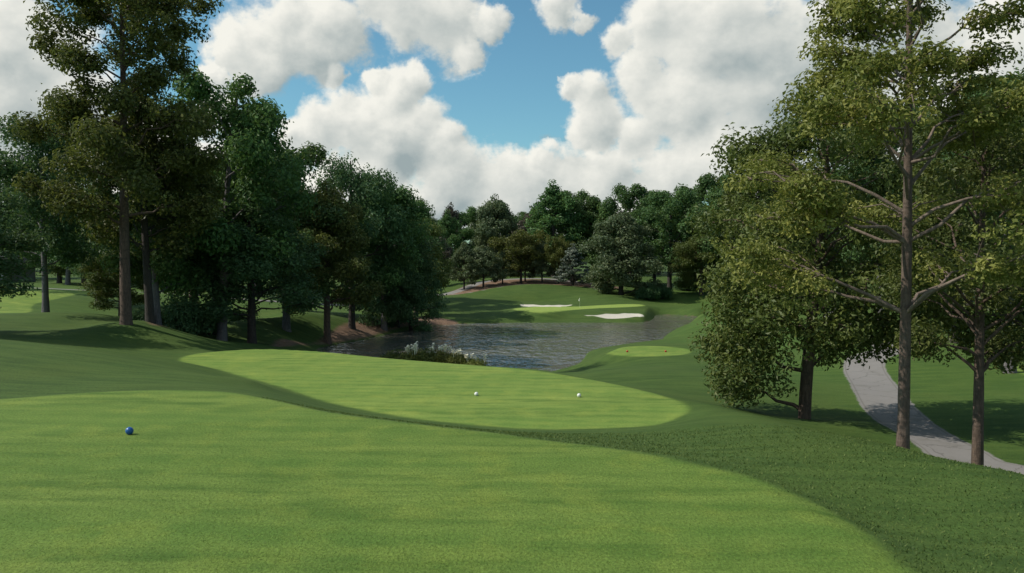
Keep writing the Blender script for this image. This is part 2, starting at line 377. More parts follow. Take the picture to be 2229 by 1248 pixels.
    # grain of the sward, weaker on sand and concrete
    hard = t.math('MAXIMUM', sf, pf)
    g = t.math('MULTIPLY_ADD', t.math('ADD', t.math('ADD', fine, vfine), grain), 1.25, -.88)
    g = t.mix(t.math('MULTIPLY_ADD', hard, -.75, .9), C(1, 1, 1), g)
    col = t.mix(1.0, col, g, 'MULTIPLY')
    b = t.node('ShaderNodeBsdfPrincipled')
    t.put(b.inputs['Base Color'], col); b.inputs['Roughness'].default_value = .85
    b.inputs['Specular IOR Level'].default_value = .15
    hgt = t.math('ADD', t.math('MULTIPLY', fine, .6), t.math('ADD', t.math('MULTIPLY', vfine, .35), t.math('MULTIPLY', grain, .5)))
    bp = t.node('ShaderNodeBump'); t.put(bp.inputs['Height'], hgt); bp.inputs['Distance'].default_value = .02
    t.put(bp.inputs['Strength'], t.math('MULTIPLY_ADD', hard, -.45, .6))
    t.l.new(bp.outputs[0], b.inputs['Normal'])
    t.l.new(b.outputs[0], out.inputs[0]); MAT['turf'] = m

def make_water():
    m, t, out = new_mat('pond_water')
    pos = t.node('ShaderNodeNewGeometry').outputs['Position']
    w1 = t.noise(t.scalevec(pos, (1.35, .8, 1), (0, 0, .15)), 1.0, 2, .5, dist=.5)
    w2 = t.noise(t.scalevec(pos, (2.4, 1.5, 1), (0, 0, -.2)), 1.0, 3, .55, dist=.4)
    calm = t.ramp(t.noise(t.scalevec(pos, (.05, .11, 1)), 1.0, 2), .38, .62, .45, 1.0)
    h = t.math('MULTIPLY', t.math('MULTIPLY_ADD', w2, .28, w1), calm)
    b = t.node('ShaderNodeBsdfPrincipled')
    b.inputs['Base Color'].default_value = C(.125, .12, .1); b.inputs['Roughness'].default_value = .08
    b.inputs['IOR'].default_value = 1.33
    bp = t.node('ShaderNodeBump'); t.put(bp.inputs['Height'], h); bp.inputs['Distance'].default_value = .3; bp.inputs['Strength'].default_value = 1.0
    t.l.new(bp.outputs[0], b.inputs['Normal']); t.l.new(b.outputs[0], out.inputs[0]); MAT['water'] = m

def make_leaf(name, c0, c1, c2, trans=.22, gloss=.35):
    m, t, out = new_mat(name)
    tint = t.attr('tint'); clump = t.attr('clump')
    rnd = t.node('ShaderNodeObjectInfo').outputs['Random']
    col = t.mix(t.ramp(tint, 0, 1, smooth=False), C(*c0), C(*c1))
    col = t.mix(t.math('MULTIPLY', t.ramp(clump, .45, 1.0), .75), col, C(*c2))
    hsv = t.node('ShaderNodeHueSaturation'); t.put(hsv.inputs['Color'], col)
    t.put(hsv.inputs['Hue'], t.math('MULTIPLY_ADD', rnd, .02, .493)); t.put(hsv.inputs['Value'], t.math('MULTIPLY_ADD', rnd, .3, .85))
    b = t.node('ShaderNodeBsdfPrincipled'); t.l.new(hsv.outputs[0], b.inputs['Base Color'])
    b.inputs['Roughness'].default_value = .55; b.inputs['Specular IOR Level'].default_value = gloss
    tr = t.node('ShaderNodeBsdfTranslucent')
    t.put(tr.inputs['Color'], t.mix(.35, hsv.outputs[0], C(.14, .17, .02)))
    mx = t.node('ShaderNodeMixShader'); mx.inputs[0].default_value = trans
    t.l.new(b.outputs[0], mx.inputs[1]); t.l.new(tr.outputs[0], mx.inputs[2]); t.l.new(mx.outputs[0], out.inputs[0])
    MAT[name] = m
def make_bark(name, c0, c1):
    m, t, out = new_mat(name)
    pos = t.node('ShaderNodeTexCoord').outputs['Object']
    v = t.noise(t.scalevec(pos, (14, 14, 3.2)), 1.0, 6, .7, dist=.6)
    v2 = t.noise(t.scalevec(pos, (2.5, 2.5, 9)), 1.0, 3, .6)
    col = t.mix(t.ramp(v, .3, .7), C(*c0), C(*c1))
    col = t.mix(t.math('MULTIPLY', t.ramp(v2, .52, .7), .5), col, C(*[k * .55 for k in c0]))
    b = t.node('ShaderNodeBsdfPrincipled'); t.put(b.inputs['Base Color'], col); b.inputs['Roughness'].default_value = .9
    bp = t.node('ShaderNodeBump'); t.put(bp.inputs['Height'], t.math('ADD', v, v2)); bp.inputs['Distance'].default_value = .035; bp.inputs['Strength'].default_value = .8
    t.l.new(bp.outputs[0], b.inputs['Normal']); t.l.new(b.outputs[0], out.inputs[0]); MAT[name] = m
def make_plain(name, c, rough=.4, spec=.5, noise=.12):
    m, t, out = new_mat(name)
    n = t.noise(t.node('ShaderNodeTexCoord').outputs['Object'], 9, 4, .6)
    col = t.mix(n, C(*[k * (1 - noise) for k in c]), C(*[min(1, k * (1 + noise)) for k in c]))
    b = t.node('ShaderNodeBsdfPrincipled'); t.put(b.inputs['Base Color'], col)
    b.inputs['Roughness'].default_value = rough; b.inputs['Specular IOR Level'].default_value = spec
    t.l.new(b.outputs[0], out.inputs[0]); MAT[name] = m
def make_blade(nm, c0, c1):
    m, t, out = new_mat(nm)
    col = t.mix(t.attr('tint'), C(*c0), C(*c1))
    b = t.node('ShaderNodeBsdfPrincipled'); t.put(b.inputs['Base Color'], col); b.inputs['Roughness'].default_value = .6; b.inputs['Specular IOR Level'].default_value = .2
    tr = t.node('ShaderNodeBsdfTranslucent'); t.put(tr.inputs['Color'], col)
    mx = t.node('ShaderNodeMixShader'); mx.inputs[0].default_value = .3
    t.l.new(b.outputs[0], mx.inputs[1]); t.l.new(tr.outputs[0], mx.inputs[2]); t.l.new(mx.outputs[0], out.inputs[0]); MAT[nm] = m

make_turf(); make_water(); make_blade('blade', (.065, .11, .025), (.16, .21, .055)); make_blade('blade_mown', (.08, .15, .028), (.22, .29, .06))
make_leaf('leaf_olive', (.062, .092, .021), (.118, .152, .034), (.165, .185, .043), .3)
make_leaf('leaf_lime', (.115, .135, .026), (.24, .245, .056), (.34, .32, .085), .36)
make_leaf('leaf_bronze', (.078, .1, .028), (.135, .158, .04), (.18, .19, .046), .36)
make_leaf('leaf_green', (.052, .11, .034), (.1, .185, .055), (.15, .25, .07), .34)
make_leaf('leaf_deep', (.05, .108, .044), (.09, .168, .068), (.115, .21, .08), .36)
make_leaf('leaf_grey', (.075, .112, .054), (.13, .17, .08), (.19, .22, .105), .28)
make_leaf('leaf_gold', (.078, .1, .022), (.135, .155, .03), (.175, .18, .036), .3)
make_leaf('leaf_brown', (.07, .06, .045), (.12, .1, .075), (.14, .12, .09), .15)
make_leaf('leaf_spruce', (.06, .08, .06), (.13, .155, .12), (.3, .32, .25), .15)
make_bark('bark_grey', (.072, .048, .037), (.15, .107, .083))
make_bark('bark_brown', (.06, .04, .03), (.14, .095, .07))
make_bark('bark_dark', (.025, .02, .017), (.06, .048, .04))
make_bark('bark_ash', (.09, .082, .085), (.17, .155, .155))
make_bark('bark_tan', (.125, .09, .07), (.23, .175, .14))

# ------------------------------------------------------------------ trees
def tube(path, rad, sides=7, wob=0.0, rng=None):
    p = np.asarray(path, float); n = len(p); rad = np.asarray(rad, float)
    tan = np.gradient(p, axis=0); tan /= np.linalg.norm(tan, axis=1, keepdims=True) + 1e-9
    ref = np.array([.31, .95, .05]) if abs(tan[:, 2]).mean() > .6 else np.array([0, 0, 1.0])
    a = np.cross(tan, ref); a /= np.linalg.norm(a, axis=1, keepdims=True) + 1e-9
    b = np.cross(tan, a)
    th = np.linspace(0, 2 * math.pi, sides, endpoint=False)
    rr = rad[:, None] * np.ones(sides)[None]
    if wob and rng is not None: rr = rr * (1 + wob * rng.uniform(-1, 1, rr.shape))
    V = p[:, None] + rr[..., None] * (np.cos(th)[None, :, None] * a[:, None] + np.sin(th)[None, :, None] * b[:, None])
    V = V.reshape(-1, 3)
    i = np.arange(n - 1)[:, None]; j = np.arange(sides)[None]; j2 = (j + 1) % sides
    Q = np.stack([i * sides + j, i * sides + j2, (i + 1) * sides + j2, (i + 1) * sides + j], -1).reshape(-1, 4)
    return V, Q
class Parts:
    def __init__(s): s.V = []; s.Q = []; s.n = 0
    def add(s, V, Q): s.V.append(V); s.Q.append(Q + s.n); s.n += len(V)
    def mesh(s, name, mat): return np_mesh(name, np.concatenate(s.V), np.concatenate(s.Q), mat)
def unit(v): return v / (np.linalg.norm(v, axis=-1, keepdims=True) + 1e-9)

def leaf_mesh(name, cen, rad, per, size, mat, rng, flat=.82, up=.35, aspect=.55, droop=.12):
    cen = np.asarray(cen); rad = np.asarray(rad)
    cnt = np.maximum(3, (per * (rad / rad.mean()) ** 2)).astype(int)
    idx = np.repeat(np.arange(len(cen)), cnt); N = len(idx)
    d = unit(rng.normal(size=(N, 3)))
    q = rng.uniform(.15, 1, N) ** .45
    q = q * (1 + .22 * rng.normal(size=N) * (rng.uniform(size=N) < .25))
    pos = cen[idx] + d * (q * rad[idx])[:, None] * np.array([1, 1, flat])
    pos[:, 2] -= droop * rad[idx] * (np.hypot(d[:, 0], d[:, 1]) * q) ** 2
    nor = unit(d * 1.0 + np.array([0, 0, up]) + rng.normal(size=(N, 3)) * .5)
    tan = unit(np.cross(nor, rng.normal(size=(N, 3))))
    bi = np.cross(nor, tan)
    s = size * rng.uniform(.6, 1.35, N)[:, None]
    w = s * aspect
    v0 = pos - tan * s * .5; v1 = pos + bi * w * .5 - tan * s * .06 + nor * s * .12
    v2 = pos + tan * s * .5 - nor * s * .14; v3 = pos - bi * w * .5 - tan * s * .06 + nor * s * .12
    V = np.stack([v0, v1, v2, v3], 1).reshape(-1, 3)
    Q = np.arange(4 * N).reshape(-1, 4)
    ct = rng.uniform(size=len(cen))
    return np_mesh(name, V, Q, mat, False, {'tint': rng.uniform(size=N), 'clump': np.clip(ct[idx] + rng.normal(size=N) * .12, 0, 1)})

PROFILE = {
    'oval': [(0, .55), (.2, .9), (.4, 1), (.65, .8), (.85, .5), (1, .18)],
    'tall': [(0, .7), (.12, 1), (.32, .92), (.44, .55), (.52, .5), (.64, .85), (.8, .85), (.93, .5), (1, .2)],
    'spread': [(0, .8), (.25, 1), (.5, .95), (.75, .7), (.92, .42), (1, .2)],
    'cone': [(0, .9), (.12, 1), (.4, .74), (.7, .42), (.9, .16), (1, .04)],
    'slim': [(0, 1.3), (.12, 1.2), (.3, .92), (.5, .85), (.8, .75), (.93, .5), (1, .2)],
    'barrel': [(0, .85), (.3, 1), (.7, .95), (.9, .7), (1, .3)],
    'egg': [(0, .85), (.15, 1), (.45, .86), (.75, .5), (.93, .22), (1, .06)],
}
def grow(rng, h, R, cb, prof, limbs, tr, lean=(0, 0), rise=.55, clump=.9, sub=4, whorls=None, low=None, crook=.03, bare=.34, inner=10):
    """skeleton: trunk path, limb list [(path, radii, twigs)], clump centres and radii"""
    nt = 12
    tz = np.linspace(0, 1, nt)
    tp = np.stack([lean[0] * tz ** 1.2 + crook * h * .3 * np.sin(tz * 5 + rng.uniform(0, 6)) * tz, lean[1] * tz + crook * h * .3 * np.cos(tz * 4 + rng.uniform(0, 6)) * tz, tz * h * .96 - .25 * (tz == 0)], 1)
    trd = tr * (1 - tz * .9) ** .8 + .012
    tz0 = np.array([0, .35 / h, .9 / h]); tz2 = np.concatenate([tz0, tz[1:]]) if tz[1] > .9 / h + .01 else tz
    if len(tz2) > len(tz):
        tp = np.stack([np.interp(tz2, tz, tp[:, k]) for k in range(3)], 1); trd = np.interp(tz2, tz, trd); trd[0] *= 1.4; trd[1] *= 1.12; tz = tz2
    def tpoint(f): return np.array([np.interp(f, tz, tp[:, k]) for k in range(3)])
    out = []; cen = []; rad = []
    pr = np.array(PROFILE[prof])
    if whorls: spots = [(wh / h, az) for wh, azs in whorls for az in azs]
    else: spots = []
    n0 = limbs
    ts = np.linspace(0, 1, n0) ** .9
    az0 = rng.uniform(0, 6.28)
    spots += [((cb + (1 - cb) * .95 * tt), az0 + k * 2.4 + rng.uniform(-.5, .5)) for k, tt in enumerate(ts)]
    for f, az in spots:
        t = np.clip((f - cb) / (1 - cb), 0, 1)
        L = R * np.interp(t, pr[:, 0], pr[:, 1]) * rng.uniform(.72, 1.12)
        p0 = tpoint(f * .93); r0 = np.interp(f, tz, trd) * .33 + .006
        el = rise * (1 - .15 * t) * rng.uniform(.6, 1.3) + t * .45
        m = 6; u = np.linspace(0, 1, m)
        dirx = np.array([math.cos(az), math.sin(az), 0])
        zz = L * math.tan(min(el, 1.15)) * (u - .42 * u * u)
        side = np.array([-dirx[1], dirx[0], 0]) * rng.uniform(-.18, .18) * L
        path = p0 + dirx * (L * u[:, None]) + side * (u * u)[:, None]; path[:, 2] += zz
        path[1:] += rng.normal(size=(m - 1, 3)) * .03 * L
        rr = r0 * (1 - .88 * u) + .006
        tw = []
        def lp(u_): return np.array([np.interp(u_, u, path[:, k]) for k in range(3)])
        ns = max(2, int(sub * (.5 + L / R * .6)))
        for k in range(ns):
            us = rng.uniform(bare, .98) if k else .97
            q0 = lp(us); a2 = az + rng.choice([-1, 1]) * rng.uniform(.4, 1.15); l2 = L * rng.uniform(.18, .42) * (1.15 - .4 * us)
            if k == 0: a2 = az; l2 = L * .15
            q1 = q0 + np.array([math.cos(a2), math.sin(a2), rng.uniform(-.1, .6)]) * l2
            tw.append((np.array([q0, (q0 + q1) / 2 + rng.normal(size=3) * .04 * L, q1]), np.array([.4, .28, .12]) * r0 + .004))
            cr = clump * rng.uniform(.65, 1.25)
            cen.append(q1); rad.append(cr)
            if rng.uniform() < .6: cen.append((q0 + q1) / 2 + rng.normal(size=3) * .15 * cr); rad.append(cr * .8)
        out.append((path, rr, tw))
    for k in range(inner):
        f = rng.uniform(cb + .12, .95); a_ = rng.uniform(0, 6.28); q = R * rng.uniform(.05, .4) * np.interp((f - cb) / (1 - cb), pr[:, 0], pr[:, 1])
        cen.append(tpoint(f) + np.array([math.cos(a_) * q, math.sin(a_) * q, 0])); rad.append(clump * rng.uniform(.7, 1.1))
    cen.append(tpoint(1.0)); rad.append(clump * .8)
    cen.append(tpoint(.93)); rad.append(clump * .9)
    for (dx, dy, dz, rr_) in (low or []):
        cen.append(np.array([dx, dy, dz])); rad.append(rr_)
    return tp, trd, out, np.array(cen), np.array(rad)

def tree_meshes(seed, leaf, bark, size, per, separate=False, sides=8, flat=.82, up=.35, aspect=.55, droop=.12, **kw):
    rng = np.random.default_rng(seed)
    tp, trd, limbs, cen, rad = grow(rng, **kw)
    T = Parts(); V, Q = tube(tp, trd, 12, .05, rng); T.add(V, Q)
    LM = []
    for path, rr, tw in limbs:
        Lp = Parts() if separate else T
        V, Q = tube(path, rr, sides, .05, rng); Lp.add(V, Q)
        for a, b in tw:
            V, Q = tube(a, b, 4); Lp.add(V, Q)
        if separate: LM.append(Lp.mesh('limb', MAT[bark[1] if isinstance(bark, tuple) else bark]))
    bm = MAT[bark[0] if isinstance(bark, tuple) else bark]
    crown = leaf_mesh('crown', cen, rad, per, size, MAT[leaf], rng, flat, up, aspect, droop)
    return T.mesh('trunk', bm), crown, LM

def plant(name, label, cat, meshes, x, y, rot=0.0, scale=(1, 1, 1), group=None, dz=-.05):
    root = link(name, None); root.location = (x, y, Hz(x, y) + dz); root.rotation_euler = (0, 0, rot); root.scale = scale
    tag(root, label, cat, group)
    tk = link('trunk', meshes[0], root) if meshes[0] else None
    link('crown', meshes[1], root)
    for l in meshes[2]: link('limb', l, tk)
    return root

exec_trees = True
def build_trees():
    # ---- right foreground
    D = math.radians
    m = tree_meshes(11, 'leaf_lime', ('bark_grey', 'bark_tan'), .1, 95, True, 7, h=12.4, R=2.3, cb=.38, prof='slim', limbs=30, tr=.108, rise=.6, clump=.4, sub=8, inner=0, crook=.006, up=.6, flat=.62, droop=.3, bare=.42,
        whorls=[(3.15, [D(172), D(158), D(8), D(25), D(-70)]), (4.75, [D(150), D(195), D(-10), D(70)]), (6.5, [D(20), D(165), D(-60)]), (8.1, [D(5), D(185), D(110)])])
    plant('deciduous_tree', 'tall slender tree with bare pale lower limbs and yellow-green leaves beside the path', 'tree', m, X(1973, 16), 16)
    m = tree_meshes(12, 'leaf_olive', ('bark_brown', 'bark_brown'), .12, 120, True, 7, h=9.6, R=2.7, cb=.37, prof='oval', limbs=26, tr=.135, rise=.75, clump=.6, sub=4, crook=.008,
        bare=.5, whorls=[(3.4, [D(165), D(40), D(5)]), (4.6, [D(200), D(100), D(-30)])])
    plant('deciduous_tree', 'slim dark trunked tree with forked limbs beside the path at the right edge', 'tree', m, X(2137, 20), 20)
    rg = np.random.default_rng(5)
    low = [(rg.uniform(-3.0, -.8), rg.uniform(-1.8, 1.8), rg.uniform(2.2, 6.5), rg.uniform(.65, .95)) for _ in range(40)]
    low += [(rg.uniform(1.5, 4.7), rg.uniform(-1.5, 1.8), rg.uniform(2.6, 6), rg.uniform(.6, .9)) for _ in range(30)]
    low += [(-2.15 + rg.uniform(-1.0, 1.0), rg.uniform(-1.5, 1.5), rg.uniform(.8, 3.2), rg.uniform(.45, .75)) for _ in range(34)]
    low += [(rg.uniform(1.2, 3.6), rg.uniform(-1, 1.5), rg.uniform(2.4, 4.2), rg.uniform(.5, .75)) for _ in range(22)]
    m = tree_meshes(13, 'leaf_olive', ('bark_brown', 'bark_brown'), .18, 108, True, 7, h=11.0, R=3.6, cb=.26, prof='barrel', limbs=32, tr=.225, lean=(.8, 0), rise=.5, clump=.85, sub=5, low=low, crook=.03,
        whorls=[(.5, [D(175)]), (2.0, [D(30), D(150)])])
    plant('broad_tree', 'broad bushy tree with leaning trunk and foliage sweeping to the ground left of the path', 'tree', m, X(1755, 29), 29)

    # ---- left group, near
    m = tree_meshes(21, 'leaf_bronze', ('bark_brown', 'bark_brown'),   .23, 165, True, 8, h=19.9, R=4.45, cb=.3, prof='tall', limbs=38, tr=.285, rise=.5, clump=.96, sub=5, crook=.012)
    plant('deciduous_tree', 'tallest bronze-green tree on the left with thick brown trunk on the mound', 'tree', m, X(272, 43), 43)
    m = tree_meshes(22, 'leaf_deep', ('bark_ash', 'bark_ash'), .24, 100, False, 7, h=12.6, R=3.7, cb=.27, prof='oval', limbs=26, tr=.2, rise=.55, clump=.95, sub=5)
    plant('deciduous_tree', 'dark green tree with straight grey trunk standing on the far left mound', 'tree', m, X(97, 51), 51)
    m = tree_meshes(23, 'leaf_bronze', 'bark_dark', .26, 90, False, 7, h=13.4, R=3.8, cb=.33, prof='oval', limbs=22, tr=.24, lean=(-.7, 0), rise=.5, clump=.9, sub=4)
    plant('deciduous_tree', 'black trunked tree leaning left just right of the tallest left tree', 'tree', m, X(325, 45.5), 45.5)
    KG = tree_meshes(24, 'leaf_green', 'bark_ash', .27, 190, False, 7, h=14, R=4.0, cb=.22, prof='spread', limbs=20, tr=.27, rise=.75, clump=1.15, sub=4, lean=(.9, 0))
    KD = tree_meshes(25, 'leaf_deep', 'bark_dark', .26, 85, False, 7, h=13, R=4.2, cb=.17, prof='spread', limbs=32, tr=.3, rise=.42, clump=1.05, sub=5)
    KB = tree_meshes(26, 'leaf_bronze', 'bark_brown', .27, 110, False, 7, h=13.5, R=4.0, cb=.2, prof='egg', limbs=32, tr=.3, rise=.5, clump=1.0, sub=5)
    KO = tree_meshes(27, 'leaf_olive', 'bark_brown', .3, 95, False, 7, h=13.0, R=4.4, cb=.14, prof='spread', limbs=32, tr=.3, rise=.5, clump=1.1, sub=5)
    def put(kind, px, Y, hh, ww, rot, name, label, group=None):
        h0 = {'G': 14, 'D': 13, 'B': 13.5, 'O': 13, 'Y': 15, 'V': 12, 'R': 7, 'S': 6, 'N': 6.5, 'A': 15, 'L': 5.6}[kind]
        r0 = {'G': 4.2, 'D': 4.2, 'B': 4.0, 'O': 4.4, 'Y': 4.6, 'V': 4.4, 'R': 3.2, 'S': 1.9, 'N': 2.2, 'A': 3.6, 'L': 3.4}[kind]
        mm = {'G': KG, 'D': KD, 'B': KB, 'O': KO}.get(kind) or KK[kind]
        s = ww / r0
        return plant(name, label, 'tree', mm, X(px, Y), Y, rot, (s, s, hh / h0), group)
    KK = {}
    KK['Y'] = tree_meshes(31, 'leaf_green', 'bark_dark', .4, 170, False, 6, h=15, R=4.5, cb=.18, prof='spread', limbs=18, tr=.32, rise=.75, clump=1.4, sub=3)
    KK['A'] = tree_meshes(32, 'leaf_green', 'bark_dark', .4, 70, False, 6, h=15, R=3.6, cb=.12, prof='egg', limbs=34, tr=.3, rise=.5, clump=1.0, sub=4)
    KK['V'] = tree_meshes(33, 'leaf_grey', 'bark_dark', .36, 80, False, 6, h=12, R=4.4, cb=.03, prof='egg', limbs=40, tr=.3, rise=.4, clump=1.0, sub=5)
    KK['R'] = tree_meshes(34, 'leaf_gold', 'bark_dark', .3, 80, False, 6, h=7, R=3.2, cb=.27, prof='spread', limbs=22, tr=.18, rise=.6, clump=.85, sub=4)
    KK['S'] = tree_meshes(35, 'leaf_spruce', 'bark_dark', .28, 45, False, 5, h=6, R=1.9, cb=.08, prof='cone', limbs=44, tr=.12, rise=.15, clump=.42, sub=3, flat=.5)
    KK['N'] = tree_meshes(36, 'leaf_grey', 'bark_dark', .27, 50, False, 5, h=6.5, R=2.2, cb=.16, prof='egg', limbs=36, tr=.12, rise=.3, clump=.55, sub=3)
    put('G', 480, 52, 16.6, 4.7, .1, 'deciduous_tree', 'bright green tree with pale grey trunk rising in the middle of the left group')
    put('D', 470, 55, 11.6, 4.1, 2.1, 'deciduous_tree', 'dark low crowned tree with black trunk directly behind the pale grey trunk')
    put('D', 546, 53, 9.8, 4.1, 1.0, 'deciduous_tree', 'dark spreading tree with flared grey-black trunk at the edge of the white marker tee')
    put('G', 342, 48.5, 11.4, 3.3, 3.3, 'deciduous_tree', 'green tree with short ash grey trunk between the black trunk and the dark shrub')
    put('G', 622, 63, 14.2, 4.6, 2.2, 'deciduous_tree', 'green tree with tufted top standing back on the grass left of the mulch bank')
    put('B', 711, 64, 13.0, 3.7, .9, 'deciduous_tree', 'rusty olive tree with brown trunk in the mulch by the pond')
    put('D', 765, 70, 15.2, 4.0, 4.0, 'deciduous_tree', 'dark green tree with pointed top behind the rusty olive tree')
    put('G', 835, 74, 13.6, 4.2, 5.2, 'deciduous_tree', 'green tree with leafy right side at the right end of the left group')
    put('D', 862, 77, 10.6, 3.8, 2.6, 'deciduous_tree', 'dark tree leaning its low boughs over the far left shore')
    put('O', 905, 88, 11.2, 3.4, .3, 'deciduous_tree', 'brownish tree at the water side just left of the far meadow')
    put('D', 562, 98, 19.0, 6.4, 3.7, 'deciduous_tree', 'dark tall tree standing far back between the bright green tree and the tufted tree')
    put('B', 420, 61, 13.6, 4.4, 4.4, 'deciduous_tree', 'bronze tree half hidden behind the tallest tree and the bright green tree')
    put('O', 655, 78, 12.4, 4.2, 1.7, 'deciduous_tree', 'olive tree behind the tufted tree')
    put('D', 215, 68, 10.4, 3.8, 5.6, 'deciduous_tree', 'dark tree behind the tallest left tree')
    put('O', 260, 57, 5.0, 2.3, 2.4, 'small_tree', 'small pale olive tree leafy to the ground behind the thick brown trunk')
    KK['L'] = tree_meshes(38, 'leaf_deep', 'bark_dark', .25, 95, False, 6, h=5.6, R=3.4, cb=.05, prof='spread', limbs=26, tr=.2, rise=.35, clump=.8, sub=4, droop=.4)
    put('L', 893, 77.5, 5.8, 3.2, .8, 'small_tree', 'low dark tree drooping over the pond at the left shore')
    put('L', 838, 74.5, 6.2, 2.9, 3.1, 'small_tree', 'low dark tree on the mulch bank just left of the drooping one')
    put('G', 872, 97, 13.6, 4.4, 3.9, 'deciduous_tree', 'green tree on the far left bank behind the leaning dark tree')
    put('D', 898, 103, 12.4, 4.0, 1.1, 'deciduous_tree', 'dark tree at the far end of the left bank beside the far meadow')
    # off the left edge; it throws its shade on the mound
    put('D', -130, 38.5, 8.0, 3.6, .2, 'deciduous_tree', 'tree beyond the left edge whose leafy twig reaches into view')
    # ---- far left
    for k, (px, Y, hh, ww, kd, lab) in enumerate([
        (128, 106, 11, 4.4, 'D', 'far left tree with thin dark trunk, first of three beyond the path'),
        (146, 103, 12, 4.6, 'G', 'far left tree with thickest dark trunk, middle of three beyond the path'),
        (181, 106, 11, 4.6, 'O', 'far left tree with dark trunk, rightmost of three beyond the path'),
        (20, 74, 10.5, 3.2, 'D', 'dark tree at the left edge in front of the grey building'),
        (60, 122, 11, 5, 'D', 'far dark tree beside the grey building'),
        (230, 118, 12, 5, 'G', 'far green tree behind the small pale olive tree'),
        (300, 112, 12, 5, 'D', 'far dark tree seen between the brown and black trunks'),
        (380, 105, 13, 5, 'O', 'far olive tree behind the dark shrub'),
        (-60, 125, 12, 5, 'G', 'far green tree behind the grey building')]):
        put(kd, px, Y, hh, ww, k * 1.3, 'deciduous_tree', lab)
    # ---- beyond the green
    put('N', 1010, 120.5, 7.2, 2.5, 0, 'young_tree', 'young grey-green tree furthest left on the far mulch bed')
    put('N', 1052, 121, 6.4, 2.6, 1.4, 'young_tree', 'young grey-green tree with pale top, second from left on the far mulch bed')
    put('N', 1094, 123.5, 5.2, 2.0, 2.9, 'young_tree', 'small dull young tree third on the far mulch bed, left of the golden tree')
    put('R', 1134, 124, 7.3, 3.5, .5, 'young_tree', 'round golden olive tree in the middle of the far mulch bed')
    put('O', 1143, 127, 6.2, 2.0, 2.5, 'young_tree', 'thin trunked tree tucked right behind the golden tree')
    put('N', 1180, 124.5, 6.6, 2.3, 4.1, 'young_tree', 'dull grey young tree right of the golden tree')
    put('R', 1216, 122.5, 6.6, 1.8, 3.3, 'young_tree', 'narrow golden tree between the dull young tree and the silvery conifer')
    put('S', 1247, 119.5, 6.4, 2.5, 0, 'conifer', 'silvery tipped conifer right of the far mulch bed')
    put('V', 1352, 112, 12.2, 4.9, .7, 'broad_tree', 'large grey-olive tree with foliage to the ground right of the green mound')
    put('A', 975, 141, 12.2, 2.7, 1, 'deciduous_tree', 'dark narrow tree with brownish crown left of the far tree line')
    put('V', 1078, 146, 14.6, 4.9, 2, 'deciduous_tree', 'tall grey-green tree left of the golden tree on the skyline')
    put('G', 1035, 152, 12.2, 4.2, .2, 'deciduous_tree', 'pale green tree between the two left peaks of the far skyline')
    KK['A2'] = None
    bm = tree_meshes(37, 'leaf_brown', 'bark_dark', .38, 70, False, 6, h=12, R=3.6, cb=.12, prof='egg', limbs=30, tr=.25, rise=.5, clump=1.0, sub=4)
    plant('deciduous_tree', 'purplish brown tree just left of the highest far tree', 'tree', bm, X(1160, 140), 140, .5, (1, 1, 1.02))
    plant('deciduous_tree', 'reddish brown narrow tree top above the far left meadow', 'tree', bm, X(982, 152), 152, 2.5, (.7, .7, 1.12))
    plant('young_tree', 'brown twiggy tree behind the young trees at the left of the mulch bed', 'tree', bm, X(960, 128), 128, 4.5, (.65, .65, .66))
    put('A', 1205, 136, 16.6, 4.6, .3, 'deciduous_tree', 'highest dark green tree on the far skyline behind the flag')
    put('Y', 1245, 140, 14.6, 4.4, 1.2, 'deciduous_tree', 'green tree leaning on the right of the highest far tree')
    put('Y', 1295, 137, 13.8, 4.0, 2.7, 'deciduous_tree', 'green tree with tufted crown left of the bright open-topped tree')
    put('Y', 1372, 133, 16.0, 4.2, 4.2, 'deciduous_tree', 'bright green open-topped tree above the large grey-olive tree')
    put('A', 1325, 128, 10.6, 3.4, 5, 'deciduous_tree', 'dark filler tree behind the left side of the large grey-olive tree')
    put('Y', 1458, 121, 14.4, 5.2, .9, 'deciduous_tree', 'deep green tree with single dark trunk on the far meadow')
    put('Y', 1425, 141, 15.6, 4.6, 3.0, 'deciduous_tree', 'pale green tree between the open-topped tree and the deep green tree')
    put('Y', 1500, 132, 16.0, 5.0, 5.0, 'deciduous_tree', 'green tree rising behind the deep green tree')
    put('O', 1527, 113.5, 8.6, 4.0, 2.0, 'deciduous_tree', 'olive tree with low fork on the far meadow')
    put('O', 1556, 119, 12.8, 4.6, 3.6, 'deciduous_tree', 'olive tree with grey trunk at the right end of the far meadow')
    put('Y', 1560, 128, 17.4, 5.0, 1.6, 'deciduous_tree', 'tall green tree on the skyline left of the broad bushy tree')
    put('Y', 1605, 112, 16.2, 4.6, 4.9, 'deciduous_tree', 'tall dark green tree partly hidden by the broad bushy tree')
